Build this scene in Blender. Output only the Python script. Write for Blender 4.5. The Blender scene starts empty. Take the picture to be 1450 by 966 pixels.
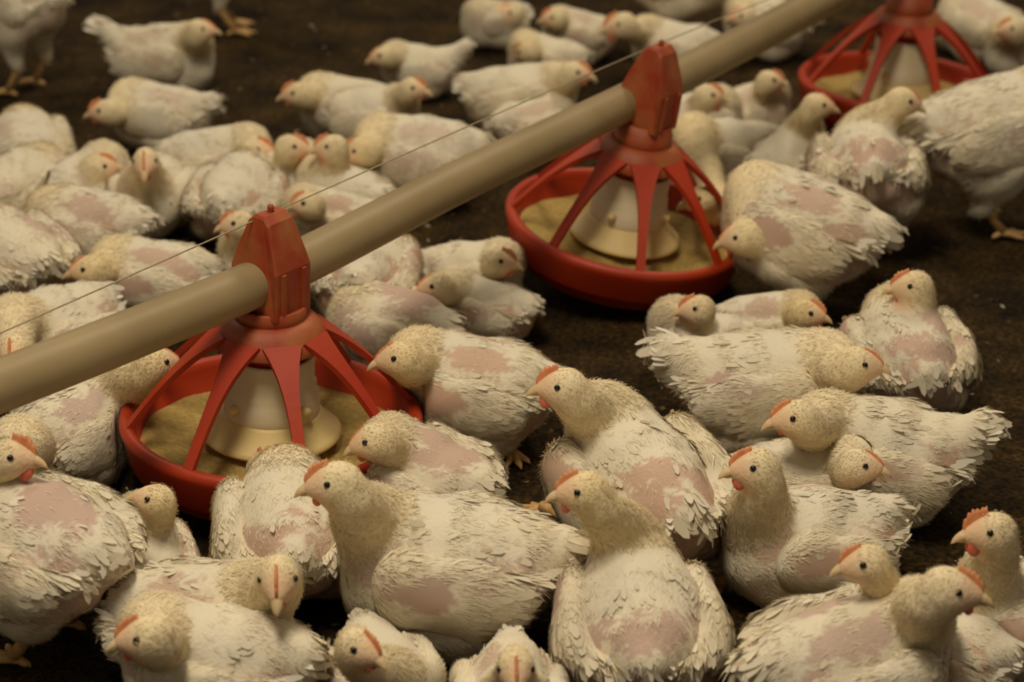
import bpy, math, random
import numpy as np

# ------------------------------------------------------------------ camera, light, exposure
SC = bpy.context.scene
COL = SC.collection
W, H, F = 1450.0, 966.0, 2900.0            # frame and focal length in pixels
PITCH = math.radians(24.5)
CAMZ = 1.18
cam_d = bpy.data.cameras.new('camera')
cam = bpy.data.objects.new('camera', cam_d)
COL.objects.link(cam)
cam.location = (0, 0, CAMZ)
cam.rotation_euler = (math.radians(90) - PITCH, 0, 0)
cam_d.sensor_width = 36.0
cam_d.lens = 36.0 * F / W
cam_d.clip_end = 100
cam_d.dof.use_dof = True
cam_d.dof.focus_distance = 2.25
cam_d.dof.aperture_fstop = 4.5
SC.camera = cam

wd = bpy.data.worlds.new('world')
SC.world = wd
wd.use_nodes = True
wd.node_tree.nodes['Background'].inputs[0].default_value = (1.0, 0.84, 0.62, 1)
wd.node_tree.nodes['Background'].inputs[1].default_value = 0.23


def lamp(name, loc, energy, sx, sy, col=(1.0, 0.87, 0.665), target=None):
    d = bpy.data.lights.new(name, 'AREA')
    d.shape = 'RECTANGLE'
    d.size, d.size_y, d.energy, d.color = sx, sy, energy, col
    o = bpy.data.objects.new(name, d)
    COL.objects.link(o)
    o.location = loc
    if target:
        import mathutils
        v = mathutils.Vector(target) - mathutils.Vector(loc)
        o.rotation_euler = v.to_track_quat('-Z', 'Y').to_euler()
    return o


# rows of warm ceiling lamps of the poultry house
lamp('ceiling_lamp', (-0.4, 1.2, 2.9), 80, 0.5, 1.2)
lamp('ceiling_lamp', (0.9, 4.2, 3.0), 55, 0.5, 1.2)
lamp('ceiling_lamp', (-1.8, 5.6, 3.0), 35, 0.5, 1.2)

SC.view_settings.view_transform = 'Standard'
SC.view_settings.look = 'None'
SC.view_settings.exposure = -0.46
SC.view_settings.gamma = 1.0
SC.view_settings.use_curve_mapping = False

RNG = np.random.default_rng(7)
random.seed(7)
f32 = np.float32


# ------------------------------------------------------------------ pixel -> ray helpers
CP, SP = math.cos(PITCH), math.sin(PITCH)


def ray(u, v):
    x = (u - W / 2) / F
    y = -(v - H / 2) / F
    d = np.array([x, CP + y * SP, -SP + y * CP])
    return d / np.linalg.norm(d)


CAMP = np.array([0, 0, CAMZ])


def at_z(u, v, z):
    d = ray(u, v)
    return CAMP + d * (z - CAMZ) / d[2]


def at_plane(u, v, p0, n):
    d = ray(u, v)
    return CAMP + d * (np.dot(p0 - CAMP, n) / np.dot(d, n))


# ------------------------------------------------------------------ object helpers
def mesh_obj(name, verts, faces, mat, parent=None, smooth=True, cols=None, offset=None, nrm=None):
    me = bpy.data.meshes.new(name)
    v = np.asarray(verts, dtype=f32)
    if offset is not None:
        v = v - np.asarray(offset, dtype=f32)
    if isinstance(faces, np.ndarray):
        faces = [faces]
    if faces and isinstance(faces[0], np.ndarray):
        loops = np.concatenate([a.ravel() for a in faces]).astype(np.int32)
        tot = np.concatenate([np.full(len(a), a.shape[1], np.int32) for a in faces])
        start = np.concatenate([[0], np.cumsum(tot)[:-1]]).astype(np.int32)
        me.vertices.add(len(v))
        me.vertices.foreach_set('co', v.ravel())
        me.loops.add(len(loops))
        me.loops.foreach_set('vertex_index', loops)
        me.polygons.add(len(tot))
        me.polygons.foreach_set('loop_start', start)
        me.polygons.foreach_set('loop_total', tot)
        me.update(calc_edges=True)
    else:
        me.from_pydata([tuple(map(float, p)) for p in v], [], [tuple(f) for f in faces])
        me.update()
    if cols is not None:
        ca = me.attributes.new('Col', 'FLOAT_COLOR', 'POINT')
        c4 = np.ones((len(v), 4), f32)
        c4[:, :3] = cols
        ca.data.foreach_set('color', c4.ravel())
    if smooth:
        me.polygons.foreach_set('use_smooth', np.ones(len(me.polygons), bool))
    if nrm is not None:
        me.normals_split_custom_set_from_vertices(nrm.astype(f32))
    me.materials.append(mat)
    o = bpy.data.objects.new(name, me)
    COL.objects.link(o)
    if parent is not None:
        o.parent = parent
    return o


def empty(name, loc, label, cat, group=None):
    o = bpy.data.objects.new(name, None)
    COL.objects.link(o)
    o.location = [float(a) for a in loc]
    o.empty_display_size = 0.05
    o['label'] = label
    o['category'] = cat
    if group:
        o['group'] = group
    return o


def lathe(profile, n=48, close=False):
    """profile: list of (r, z). returns verts, quads"""
    P = np.array(profile, float)
    m = len(P)
    a = np.linspace(0, 2 * np.pi, n, endpoint=False)
    v = np.zeros((n, m, 3))
    v[:, :, 0] = np.cos(a)[:, None] * P[None, :, 0]
    v[:, :, 1] = np.sin(a)[:, None] * P[None, :, 0]
    v[:, :, 2] = P[None, :, 1]
    i = np.arange(n)[:, None]
    j = np.arange(m if close else m - 1)[None, :]
    i2 = (i + 1) % n
    j2 = (j + 1) % m
    q = np.stack([i * m + j + 0 * i, i2 * m + j, i2 * m + j2, i * m + j2 + 0 * i], -1).reshape(-1, 4)
    return v.reshape(-1, 3), q


def tube(points, radii, n=10, caps=True):
    P = np.asarray(points, float)
    k = len(P)
    R = np.broadcast_to(np.asarray(radii, float), (k,))
    T = np.gradient(P, axis=0)
    T /= np.linalg.norm(T, axis=1)[:, None] + 1e-12
    up = np.array([0, 0, 1.0]) if abs(T[0][2]) < 0.9 else np.array([1.0, 0, 0])
    V = []
    for i in range(k):
        s = np.cross(T[i], up)
        s /= np.linalg.norm(s) + 1e-12
        b = np.cross(s, T[i])
        a = np.linspace(0, 2 * np.pi, n, endpoint=False)
        V.append(P[i] + R[i] * (np.cos(a)[:, None] * s + np.sin(a)[:, None] * b))
    V = np.concatenate(V)
    i = np.arange(k - 1)[:, None]
    j = np.arange(n)[None, :]
    q = np.stack([i * n + j, i * n + (j + 1) % n, (i + 1) * n + (j + 1) % n, (i + 1) * n + j], -1).reshape(-1, 4)
    F_ = [tuple(x) for x in q]
    if caps:
        F_.append(tuple(range(n - 1, -1, -1)))
        F_.append(tuple(range((k - 1) * n, k * n)))
    return V, F_


def join(parts):
    V, Fs, o = [], [], 0
    for v, f in parts:
        V.append(np.asarray(v, float))
        Fs += [tuple(int(i) + o for i in q) for q in f]
        o += len(v)
    return np.concatenate(V), Fs


# ------------------------------------------------------------------ materials
def new_mat(name):
    m = bpy.data.materials.new(name)
    m.use_nodes = True
    nt = m.node_tree
    return m, nt, nt.nodes['Principled BSDF']


def noise_mix(nt, scale, c1, c2, lo=0.35, hi=0.65, detail=6, coord='Object'):
    tc = nt.nodes.new('ShaderNodeTexCoord')
    nz = nt.nodes.new('ShaderNodeTexNoise')
    nz.inputs['Scale'].default_value = scale
    nz.inputs['Detail'].default_value = detail
    nt.links.new(tc.outputs[coord], nz.inputs['Vector'])
    cr = nt.nodes.new('ShaderNodeValToRGB')
    cr.color_ramp.elements[0].position = lo
    cr.color_ramp.elements[0].color = (*c1, 1)
    cr.color_ramp.elements[1].position = hi
    cr.color_ramp.elements[1].color = (*c2, 1)
    nt.links.new(nz.outputs['Fac'], cr.inputs[0])
    return nz, cr, tc


def bump(nt, bs, src, strength, dist):
    b = nt.nodes.new('ShaderNodeBump')
    b.inputs['Strength'].default_value = strength
    b.inputs['Distance'].default_value = dist
    nt.links.new(src, b.inputs['Height'])
    nt.links.new(b.outputs[0], bs.inputs['Normal'])


def simple_noise_mat(name, c1, c2, scale, rough, lo=0.35, hi=0.65, bstr=0.0, bscale=None, spec=0.4):
    m, nt, bs = new_mat(name)
    nz, cr, tc = noise_mix(nt, scale, c1, c2, lo, hi)
    nt.links.new(cr.outputs[0], bs.inputs['Base Color'])
    bs.inputs['Roughness'].default_value = rough
    bs.inputs['Specular IOR Level'].default_value = spec
    if bstr:
        n2 = nt.nodes.new('ShaderNodeTexNoise')
        n2.inputs['Scale'].default_value = bscale or scale * 4
        n2.inputs['Detail'].default_value = 5
        nt.links.new(tc.outputs['Object'], n2.inputs['Vector'])
        bump(nt, bs, n2.outputs['Fac'], bstr, 0.003)
    return m


def col_mat(name, rough=0.9, spec=0.15, sheen=0.0, bstr=0.0, bscale=200, sss=0.0):
    m, nt, bs = new_mat(name)
    at = nt.nodes.new('ShaderNodeAttribute')
    at.attribute_name = 'Col'
    nt.links.new(at.outputs['Color'], bs.inputs['Base Color'])
    bs.inputs['Roughness'].default_value = rough
    bs.inputs['Specular IOR Level'].default_value = spec
    if sheen:
        bs.inputs['Sheen Weight'].default_value = sheen
        bs.inputs['Sheen Roughness'].default_value = 0.6
    if bstr:
        tc = nt.nodes.new('ShaderNodeTexCoord')
        n2 = nt.nodes.new('ShaderNodeTexNoise')
        n2.inputs['Scale'].default_value = bscale
        nt.links.new(tc.outputs['Object'], n2.inputs['Vector'])
        bump(nt, bs, n2.outputs['Fac'], bstr, 0.002)
    return m


M_BODY = col_mat('chicken_skin_and_down', 0.85, 0.2, bstr=0.5, bscale=260)
M_FEATHER = col_mat('feathers', 0.9, 0.12)
def add_translucent(m, f):
    nt = m.node_tree
    tr = nt.nodes.new('ShaderNodeBsdfTranslucent')
    mx = nt.nodes.new('ShaderNodeMixShader')
    mx.inputs[0].default_value = f
    at = [n for n in nt.nodes if n.type == 'ATTRIBUTE'][0]
    nt.links.new(at.outputs['Color'], tr.inputs[0])
    nt.links.new(nt.nodes['Principled BSDF'].outputs[0], mx.inputs[1])
    nt.links.new(tr.outputs[0], mx.inputs[2])
    nt.links.new(mx.outputs[0], nt.nodes['Material Output'].inputs[0])


add_translucent(M_FEATHER, 0.07)
M_LITTER = col_mat('litter_flakes', 0.95, 0.1)
M_COMB = simple_noise_mat('comb_red', (0.60, 0.19, 0.065), (0.70, 0.30, 0.13), 120, 0.55)
M_WATTLE = simple_noise_mat('wattle_red', (0.60, 0.12, 0.07), (0.70, 0.20, 0.12), 120, 0.5)
M_BEAK = simple_noise_mat('beak_horn', (0.60, 0.41, 0.20), (0.72, 0.54, 0.32), 90, 0.45)
M_EYE, _nt, _b = new_mat('eye_black')
_nz, _cr, _tc = noise_mix(_nt, 300, (0.006, 0.005, 0.004), (0.012, 0.009, 0.007))
_nt.links.new(_cr.outputs[0], _b.inputs['Base Color'])
_b.inputs['Roughness'].default_value = 0.08
M_LEG = simple_noise_mat('leg_scales', (0.50, 0.28, 0.09), (0.66, 0.42, 0.18), 70, 0.6, bstr=0.5, bscale=300)
M_RED = simple_noise_mat('red_plastic', (0.34, 0.022, 0.0025), (0.38, 0.036, 0.006), 9, 0.5, bstr=0.08, bscale=60)
# dusty red plastic for the upper parts
M_REDUST, _nt, _b = new_mat('dusty_red_plastic')
_nz, _cr, _tc = noise_mix(_nt, 26, (0.30, 0.030, 0.005), (0.36, 0.115, 0.032), 0.36, 0.74)
_nt.links.new(_cr.outputs[0], _b.inputs['Base Color'])
_b.inputs['Roughness'].default_value = 0.6
M_DRUM = simple_noise_mat('dusty_white_plastic', (0.62, 0.52, 0.30), (0.70, 0.62, 0.44), 18, 0.6, 0.3, 0.6)
M_FLANGE = simple_noise_mat('yellowed_plastic', (0.66, 0.50, 0.20), (0.70, 0.56, 0.28), 14, 0.5)
M_FEED = simple_noise_mat('feed_mash', (0.38, 0.25, 0.065), (0.52, 0.37, 0.12), 160, 0.95, 0.3, 0.7, bstr=1.0, bscale=500)
M_PIPE = simple_noise_mat('pipe_pvc', (0.25, 0.18, 0.085), (0.33, 0.245, 0.125), 7, 0.5, 0.3, 0.7, bstr=0.05, bscale=90)
M_WIRE = simple_noise_mat('wire_steel', (0.30, 0.24, 0.14), (0.40, 0.33, 0.2), 200, 0.45)

# floor litter
M_FLOOR, _nt, _b = new_mat('dark_litter_floor')
_nz, _cr, _tc = noise_mix(_nt, 9, (0.013, 0.0075, 0.0025), (0.058, 0.034, 0.0095), 0.34, 0.74, 12)
_n2 = _nt.nodes.new('ShaderNodeTexNoise')
_n2.inputs['Scale'].default_value = 150
_n2.inputs['Detail'].default_value = 8
_nt.links.new(_tc.outputs['Object'], _n2.inputs['Vector'])
_c2 = _nt.nodes.new('ShaderNodeValToRGB')
_c2.color_ramp.elements[0].position = 0.40
_c2.color_ramp.elements[0].color = (0.5, 0.5, 0.5, 1)
_c2.color_ramp.elements[1].position = 0.72
_c2.color_ramp.elements[1].color = (2.2, 2.1, 1.8, 1)
_nt.links.new(_n2.outputs['Fac'], _c2.inputs[0])
_mx = _nt.nodes.new('ShaderNodeMix')
_mx.data_type = 'RGBA'
_mx.blend_type = 'MULTIPLY'
_mx.inputs[0].default_value = 1.0
_nt.links.new(_cr.outputs[0], _mx.inputs[6])
_nt.links.new(_c2.outputs[0], _mx.inputs[7])
_nt.links.new(_mx.outputs[2], _b.inputs['Base Color'])
_b.inputs['Roughness'].default_value = 0.95
_b.inputs['Specular IOR Level'].default_value = 0.15
bump(_nt, _b, _n2.outputs['Fac'], 1.0, 0.006)


# ------------------------------------------------------------------ floor
def wobble(x, y, sc=1.0):
    return (np.sin(x * 23.1 * sc + 1.3) * np.cos(y * 19.7 * sc + 0.4) + np.sin(x * 51.7 * sc + y * 37.3 * sc)
            * 0.5 + np.cos(x * 97.0 * sc - y * 83.0 * sc + 2.0) * 0.35)


nx, ny = 220, 240
gx = np.linspace(-3.2, 3.2, nx)
gy = np.linspace(0.2, 8.0, ny)
X, Y = np.meshgrid(gx, gy, indexing='ij')
Z = -0.004 + 0.0022 * wobble(X, Y)
i, j = np.meshgrid(np.arange(nx - 1), np.arange(ny - 1), indexing='ij')
q = np.stack([i * ny + j, (i + 1) * ny + j, (i + 1) * ny + j + 1, i * ny + j + 1], -1).reshape(-1, 4)
fl = mesh_obj('floor', np.stack([X, Y, Z], -1).reshape(-1, 3), q, M_FLOOR)
fl['kind'] = 'structure'
fl['label'] = 'dark brown trodden litter floor of the poultry house'

# loose wood shavings and feed crumbs in the litter
N = 9000
px = RNG.uniform(-1.6, 1.6, N)
py = RNG.uniform(1.3, 5.2, N)
pz = -0.004 + 0.0022 * wobble(px, py) + 0.001
V, Q, C = [], [], []
L = RNG.gamma(2.0, 0.0022, N) + 0.0015
Wd = L * RNG.uniform(0.25, 0.8, N)
a = RNG.uniform(0, 2 * np.pi, N)
t = RNG.uniform(-0.5, 0.5, N)
dx, dy = np.cos(a), np.sin(a)
base = np.stack([px, py, pz], -1)
d = np.stack([dx * np.cos(t), dy * np.cos(t), np.sin(t)], -1)
sd = np.stack([-dy, dx, RNG.uniform(-.3, .3, N)], -1)
vv = np.stack([base - d * L[:, None] / 2 - sd * Wd[:, None] / 2, base + d * L[:, None] / 2 - sd * Wd[:, None] / 3,
               base + d * L[:, None] / 2 + sd * Wd[:, None] / 2, base - d * L[:, None] / 2 + sd * Wd[:, None] / 3], 1)
br = RNG.choice([0, 1, 2], N, p=[0.7, 0.25, 0.05])
pal = np.array([[0.06, 0.035, 0.015], [0.16, 0.10, 0.045], [0.42, 0.36, 0.26]])
cc = pal[br] * RNG.uniform(0.6, 1.3, (N, 1))
lit = mesh_obj('litter_flakes', vv.reshape(-1, 3), np.arange(N * 4).reshape(-1, 4), M_LITTER,
               cols=np.repeat(cc, 4, axis=0), smooth=False)
lit['kind'] = 'stuff'
lit['label'] = 'loose shavings and crumbs scattered over the dark litter floor'
lit['category'] = 'litter'

# ------------------------------------------------------------------ feeder line
RIM_Z, PAN_R = 0.09, 0.18
FEED_PX = [((385, 590), 117, 2.5, 0.0), ((887, 320), 131, 8.5, 4.0), ((1273, 117), 121, 3.0, 0.0)]
FEED_POS = [at_z(u, v, RIM_Z) for (u, v), *_ in FEED_PX]
line_dir = FEED_POS[1] - FEED_POS[0]
line_dir[2] = 0
line_dir /= np.linalg.norm(line_dir)
line_n = np.array([line_dir[1], -line_dir[0], 0])
PIPE_PX = [(-150, 603), (0, 546), (170, 480), (398, 385), (640, 262), (790, 191), (920, 128), (1060, 57), (1190, -12), (1330, -80)]


def pipe_pt(u, v):
    return at_plane(u, v, FEED_POS[0] + line_n * 0.0, line_n)


def rot_xyz(rx, ry, rz):
    import mathutils
    return mathutils.Euler((rx, ry, rz)).to_matrix()


pipe_pts = np.array([pipe_pt(*p) for p in PIPE_PX])
print('feeder pos', FEED_POS, 'pipe', pipe_pts)


def catmull(P, n=8):
    P = np.asarray(P, float)
    out = []
    for i in range(len(P) - 1):
        p0 = P[max(i - 1, 0)]
        p1, p2 = P[i], P[i + 1]
        p3 = P[min(i + 2, len(P) - 1)]
        for t in np.linspace(0, 1, n, endpoint=False):
            out.append(0.5 * ((2 * p1) + (-p0 + p2) * t + (2 * p0 - 5 * p1 + 4 * p2 - p3) * t * t + (-p0 + 3 * p1 - 3 * p2 + p3) * t ** 3))
    out.append(P[-1])
    return np.array(out)


v, f = tube(catmull(pipe_pts), 0.0275, 28)
po = mesh_obj('feed_pipe', v, f, M_PIPE)
po['label'] = 'long beige plastic feed pipe running diagonally above the flock'
po['category'] = 'pipe'
WIRE_PX = [(-150, 539), (0, 472), (397, 296), (660, 180), (933, 62), (1010, 30), (1130, -18)]
v, f = tube(np.array([pipe_pt(*p) for p in WIRE_PX]), 0.0009, 6)
wo = mesh_obj('wire', v, f, M_WIRE)
wo['label'] = 'thin taut wire stretched above the beige feed pipe'
wo['category'] = 'wire'


def spoke_mesh(r0, z0, r1, z1, w0, w1, th):
    n = 10
    V, Fs = [], []
    for k in range(n + 1):
        t = k / n
        r = r0 + (r1 - r0) * t
        z = z0 + (z1 - z0) * t + 0.010 * math.sin(t * math.pi)
        w = w1 + (w0 - w1) * (1 - t) ** 3.2
        dr, dz = (r1 - r0), (z1 - z0)
        ln = math.hypot(dr, dz)
        nr, nz = -dz / ln, dr / ln
        for s, o in ((-1, 1), (1, 1), (1, -1), (-1, -1)):
            V.append((r + nr * o * th / 2, s * w / 2, z + nz * o * th / 2))
    for k in range(n):
        for j in range(4):
            Fs.append((4 * k + j, 4 * k + (j + 1) % 4, 4 * k + 4 + (j + 1) % 4, 4 * k + 4 + j))
    Fs += [(3, 2, 1, 0), (4 * n, 4 * n + 1, 4 * n + 2, 4 * n + 3)]
    return np.array(V), Fs


def rotz(v, a):
    v = np.asarray(v, float).copy()
    c, s = math.cos(a), math.sin(a)
    x = v[:, 0] * c - v[:, 1] * s
    y = v[:, 0] * s + v[:, 1] * c
    v[:, 0], v[:, 1] = x, y
    return v


def make_feeder(idx, label):
    (u, vv_), ang, roll, tip = FEED_PX[idx]
    base = FEED_POS[idx].copy()
    base[2] = 0.0
    root = empty('poultry_feeder', base, label, 'feeder', 'pan feeders under the feed pipe')
    root.rotation_euler = (math.radians(tip), math.radians(roll), 0)
    # keep the rim centre on its pixel
    R = rot_xyz(*root.rotation_euler)
    import mathutils
    c = mathutils.Vector((0, 0, RIM_Z))
    root.location = root.location + (c - R @ c)
    zlo = min((R @ mathutils.Vector((0.16 * math.cos(a), 0.16 * math.sin(a), 0.02)))[2] for a in np.linspace(0, 6.28, 16)) + root.location[2]
    dz = max(0, 0.001 - zlo)
    Rr = PAN_R
    # pan: outer wall with a step, rounded rim, inner dish
    prof = [(0.0, 0.022), (0.120, 0.020), (0.150, 0.024), (0.158, 0.032), (0.160, 0.040), (0.166, 0.041), (0.169, 0.048),
            (Rr - 0.004, 0.078), (Rr - 0.001, 0.086), (Rr - 0.001, 0.091), (Rr - 0.005, 0.096), (Rr - 0.011, 0.097), (Rr - 0.016, 0.094),
            (Rr - 0.018, 0.086), (Rr - 0.026, 0.056), (0.13, 0.040), (0.0, 0.036)]
    v, q = lathe(prof, 72)
    pan = mesh_obj('pan', v, q, M_RED, root)
    # feed lying in the pan
    n, m = 72, 14
    rr = np.linspace(0.045, 0.1555, m)
    aa = np.linspace(0, 2 * np.pi, n, endpoint=False)
    A, Rg = np.meshgrid(aa, rr, indexing='ij')
    Zf = 0.060 - 0.004 * np.cos((Rg - 0.1) * 60) + 0.0025 * np.sin(A * 5 + Rg * 80) + 0.0015 * np.sin(A * 13 - Rg * 150)
    Zf = np.where(Rg > 0.152, Zf - 0.003, Zf)
    vf = np.stack([Rg * np.cos(A), Rg * np.sin(A), Zf], -1).reshape(-1, 3)
    i, j = np.meshgrid(np.arange(n), np.arange(m - 1), indexing='ij')
    qf = np.stack([i * m + j, i * m + j + 1, ((i + 1) % n) * m + j + 1, ((i + 1) % n) * m + j], -1).reshape(-1, 4)[:, ::-1]
    fe = mesh_obj('feed_mash', vf, qf, M_FEED, root)
    fe['kind'] = 'stuff'
    # inner drum and flange
    v, q = lathe([(0.046, 0.175), (0.0495, 0.175), (0.0505, 0.172), (0.0505, 0.140), (0.053, 0.137), (0.053, 0.128), (0.0545, 0.126), (0.0565, 0.108), (0.0575, 0.100), (0.055, 0.096), (0.046, 0.10)], 40, True)
    dr = mesh_obj('feed_drum', v, q, M_DRUM, root)
    for k in range(4):
        a = math.radians(ang + 20 + 90 * k)
        kv, kf = lathe([(0.0, 0.0), (0.005, 0.0), (0.006, 0.003), (0.006, 0.012), (0.004, 0.015), (0.0, 0.015)], 10)
        kv = np.asarray(kv)[:, [2, 1, 0]] + np.array([0.051, 0, 0.118])
        mesh_obj('adjuster_knob', rotz(kv, a), kf, M_FLANGE, dr)
    v, q = lathe([(0.055, 0.104), (0.060, 0.098), (0.068, 0.086), (0.079, 0.078), (0.083, 0.074), (0.0825, 0.071), (0.079, 0.072), (0.064, 0.082), (0.054, 0.098)], 48, True)
    mesh_obj('drum_flange', v, q, M_FLANGE, root)
    # red inner sleeve, collar, tower
    v, q = lathe([(0.040, 0.21), (0.0445, 0.21), (0.0445, 0.160), (0.040, 0.160)], 40, True)
    mesh_obj('inner_sleeve', v, q, M_RED, root)
    v, q = lathe([(0.040, 0.222), (0.046, 0.222), (0.052, 0.219), (0.058, 0.212), (0.064, 0.202), (0.070, 0.193), (0.068, 0.191), (0.060, 0.199), (0.054, 0.206), (0.040, 0.208)], 48, True)
    mesh_obj('collar', v, q, M_REDUST, root)
    for k in range(8):
        v, fcs = spoke_mesh(0.058, 0.206, Rr - 0.008, 0.091, 0.046, 0.0125, 0.007)
        mesh_obj('spoke', rotz(v, -math.radians(ang + 45 * k)), fcs, M_RED, root, smooth=False)
    # tower and saddle around the pipe (turned to the pipe's direction)
    pa = math.atan2(line_dir[1], line_dir[0])
    zc = PIPEZ[idx]
    v, q = lathe([(0.034, zc - 0.03), (0.039, zc - 0.03), (0.039, 0.238), (0.0415, 0.236), (0.0415, 0.218), (0.036, 0.214)], 40, True)
    mesh_obj('tower', v, q, M_REDUST, root)
    hw = 0.034
    prof = [(-hw, zc - 0.036), (hw, zc - 0.036), (hw, zc + 0.022), (hw * 0.85, zc + 0.040), (0.016, zc + 0.076), (0.007, zc + 0.084), (-0.007, zc + 0.084),
            (-0.016, zc + 0.076), (-hw * 0.85, zc + 0.040), (-hw, zc + 0.022)]
    hl = 0.031
    V, n = [], len(prof)
    for s, sc_ in ((-hl, 0.96), (-hl + 0.004, 1.0), (hl - 0.004, 1.0), (hl, 0.96)):
        for (y, z) in prof:
            zz = zc + (z - zc) * sc_
            tp = 1.0 - 0.35 * max(0, (z - zc - 0.02)) / 0.064
            V.append((s * tp, y * sc_, zz))
    Fs = [tuple(range(n))[::-1], tuple(range(3 * n, 4 * n))]
    for r in range(3):
        for j in range(n):
            Fs.append((r * n + j, r * n + (j + 1) % n, (r + 1) * n + (j + 1) % n, (r + 1) * n + j))
    sad = mesh_obj('pipe_saddle', rotz(np.array(V), pa), Fs, M_REDUST, root, smooth=False)
    # raised ribs on the saddle sides and a wire clip on its peak
    for s in (-1, 1):
        for (x, z0, z1) in ((-0.017, -0.03, 0.02), (0.017, -0.03, 0.02)):
            bv = []
            for yy in (hw - 0.001, hw + 0.003):
                bv += [(x - 0.003, s * yy, zc + z0), (x + 0.003, s * yy, zc + z0), (x + 0.003, s * yy, zc + z1), (x - 0.003, s * yy, zc + z1)]
            bf = [(0, 1, 2, 3), (4, 5, 6, 7)] + [(k, (k + 1) % 4, 4 + (k + 1) % 4, 4 + k) for k in range(4)]
            mesh_obj('saddle_rib', rotz(np.array(bv), pa), bf, M_REDUST, sad, smooth=False)
    v, q = lathe([(0.0, zc + 0.092), (0.0035, zc + 0.0915), (0.004, zc + 0.088), (0.003, zc + 0.086), (0.005, zc + 0.083), (0.0, zc + 0.082)], 14)
    mesh_obj('wire_clip', v, q, M_REDUST, sad)
    root.location[2] += dz
    return root


# height of the pipe above each feeder, from the pipe's own line
PIPEZ = []
cat_pts = catmull(pipe_pts, 20)
for p in FEED_POS:
    s = (cat_pts[:, :2] - p[:2]) @ line_dir[:2]
    k = int(np.argmin(abs(s)))
    PIPEZ.append(float(cat_pts[k, 2]))
print('PIPEZ', PIPEZ)
make_feeder(0, 'nearest red pan feeder, at the lower left, yellow feed in its pan')
make_feeder(1, 'middle red pan feeder, tilted, its pan front standing clear of birds')
make_feeder(2, 'farthest red pan feeder, at the top right edge behind the feeding birds')
FEEDER_XY = [p[:2] for p in FEED_POS]


# ------------------------------------------------------------------ signed distance helpers
def sd_ell(P, c, R, r):
    """ellipsoid: centre c, rotation R (columns local axes), radii r"""
    q = (P - c) @ R
    k0 = np.sqrt(((q / r) ** 2).sum(-1))
    k1 = np.sqrt(((q / (r * r)) ** 2).sum(-1)) + 1e-9
    return k0 * (k0 - 1.0) / k1


def sd_cap(P, a, b, ra, rb):
    pa = P - a
    ba = b - a
    h = np.clip((pa @ ba) / float(ba @ ba), 0, 1)
    d = pa - h[..., None] * ba
    return np.sqrt((d * d).sum(-1)) - (ra + (rb - ra) * h)


def smin(a, b, k):
    h = np.clip(0.5 + 0.5 * (b - a) / k, 0, 1)
    return b * (1 - h) + a * h - k * h * (1 - h)


def ev(prims, P, k):
    f = None
    for p in prims:
        g = sd_ell(P, *p[1:]) if p[0] == 'e' else sd_cap(P, *p[1:])
        f = g if f is None else smin(f, g, k)
    return f


def bounds(prims):
    lo, hi = np.full(3, 1e9), np.full(3, -1e9)
    for p in prims:
        if p[0] == 'e':
            ext = np.sqrt(((np.asarray(p[2]) * p[3]) ** 2).sum(1))
            lo = np.minimum(lo, p[1] - ext)
            hi = np.maximum(hi, p[1] + ext)
        else:
            for c, r in ((p[1], p[3]), (p[2], p[4])):
                lo = np.minimum(lo, c - r)
                hi = np.maximum(hi, c + r)
    return lo, hi


EDGES = []
for ax in range(3):
    for o1 in (0, 1):
        for o2 in (0, 1):
            a = [0, 0, 0]
            a[(ax + 1) % 3], a[(ax + 2) % 3] = o1, o2
            b = list(a)
            b[ax] = 1
            EDGES.append((tuple(a), tuple(b)))


def surface_nets(Fv, org, h):
    ins = Fv < 0
    c = np.zeros(tuple(s - 1 for s in Fv.shape), np.int8)
    for x in (0, 1):
        for y in (0, 1):
            for z in (0, 1):
                c += ins[x:x + c.shape[0], y:y + c.shape[1], z:z + c.shape[2]]
    act = (c > 0) & (c < 8)
    A = np.argwhere(act)
    idx = np.full(c.shape, -1, np.int64)
    idx[act] = np.arange(len(A))
    acc = np.zeros((len(A), 3))
    cnt = np.zeros(len(A))
    for a, b in EDGES:
        fa = Fv[A[:, 0] + a[0], A[:, 1] + a[1], A[:, 2] + a[2]]
        fb = Fv[A[:, 0] + b[0], A[:, 1] + b[1], A[:, 2] + b[2]]
        m = (fa < 0) != (fb < 0)
        t = np.where(m, fa / np.where(m, fa - fb, 1), 0)
        pa, pb = np.array(a, float), np.array(b, float)
        acc += np.where(m[:, None], pa + t[:, None] * (pb - pa), 0)
        cnt += m
    V = org + h * (A + acc / np.maximum(cnt, 1)[:, None])
    quads = []
    for ax in range(3):
        sl0 = [slice(None)] * 3
        sl1 = [slice(None)] * 3
        sl0[ax] = slice(0, -1)
        sl1[ax] = slice(1, None)
        s0, s1 = ins[tuple(sl0)], ins[tuple(sl1)]
        E = np.argwhere(s0 != s1)
        u, w = (ax + 1) % 3, (ax + 2) % 3
        ok = (E[:, u] >= 1) & (E[:, w] >= 1) & (E[:, u] < Fv.shape[u] - 1) & (E[:, w] < Fv.shape[w] - 1)
        E = E[ok]
        if not len(E):
            continue
        def cell(du, dw):
            e = E.copy()
            e[:, u] += du
            e[:, w] += dw
            return idx[e[:, 0], e[:, 1], e[:, 2]]
        qd = np.stack([cell(-1, -1), cell(0, -1), cell(0, 0), cell(-1, 0)], -1)
        flip = ~s0[E[:, 0], E[:, 1], E[:, 2]]
        qd[flip] = qd[flip][:, ::-1]
        quads.append(qd)
    Q = np.concatenate(quads)
    Q = Q[(Q >= 0).all(1)]
    return V, Q


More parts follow.
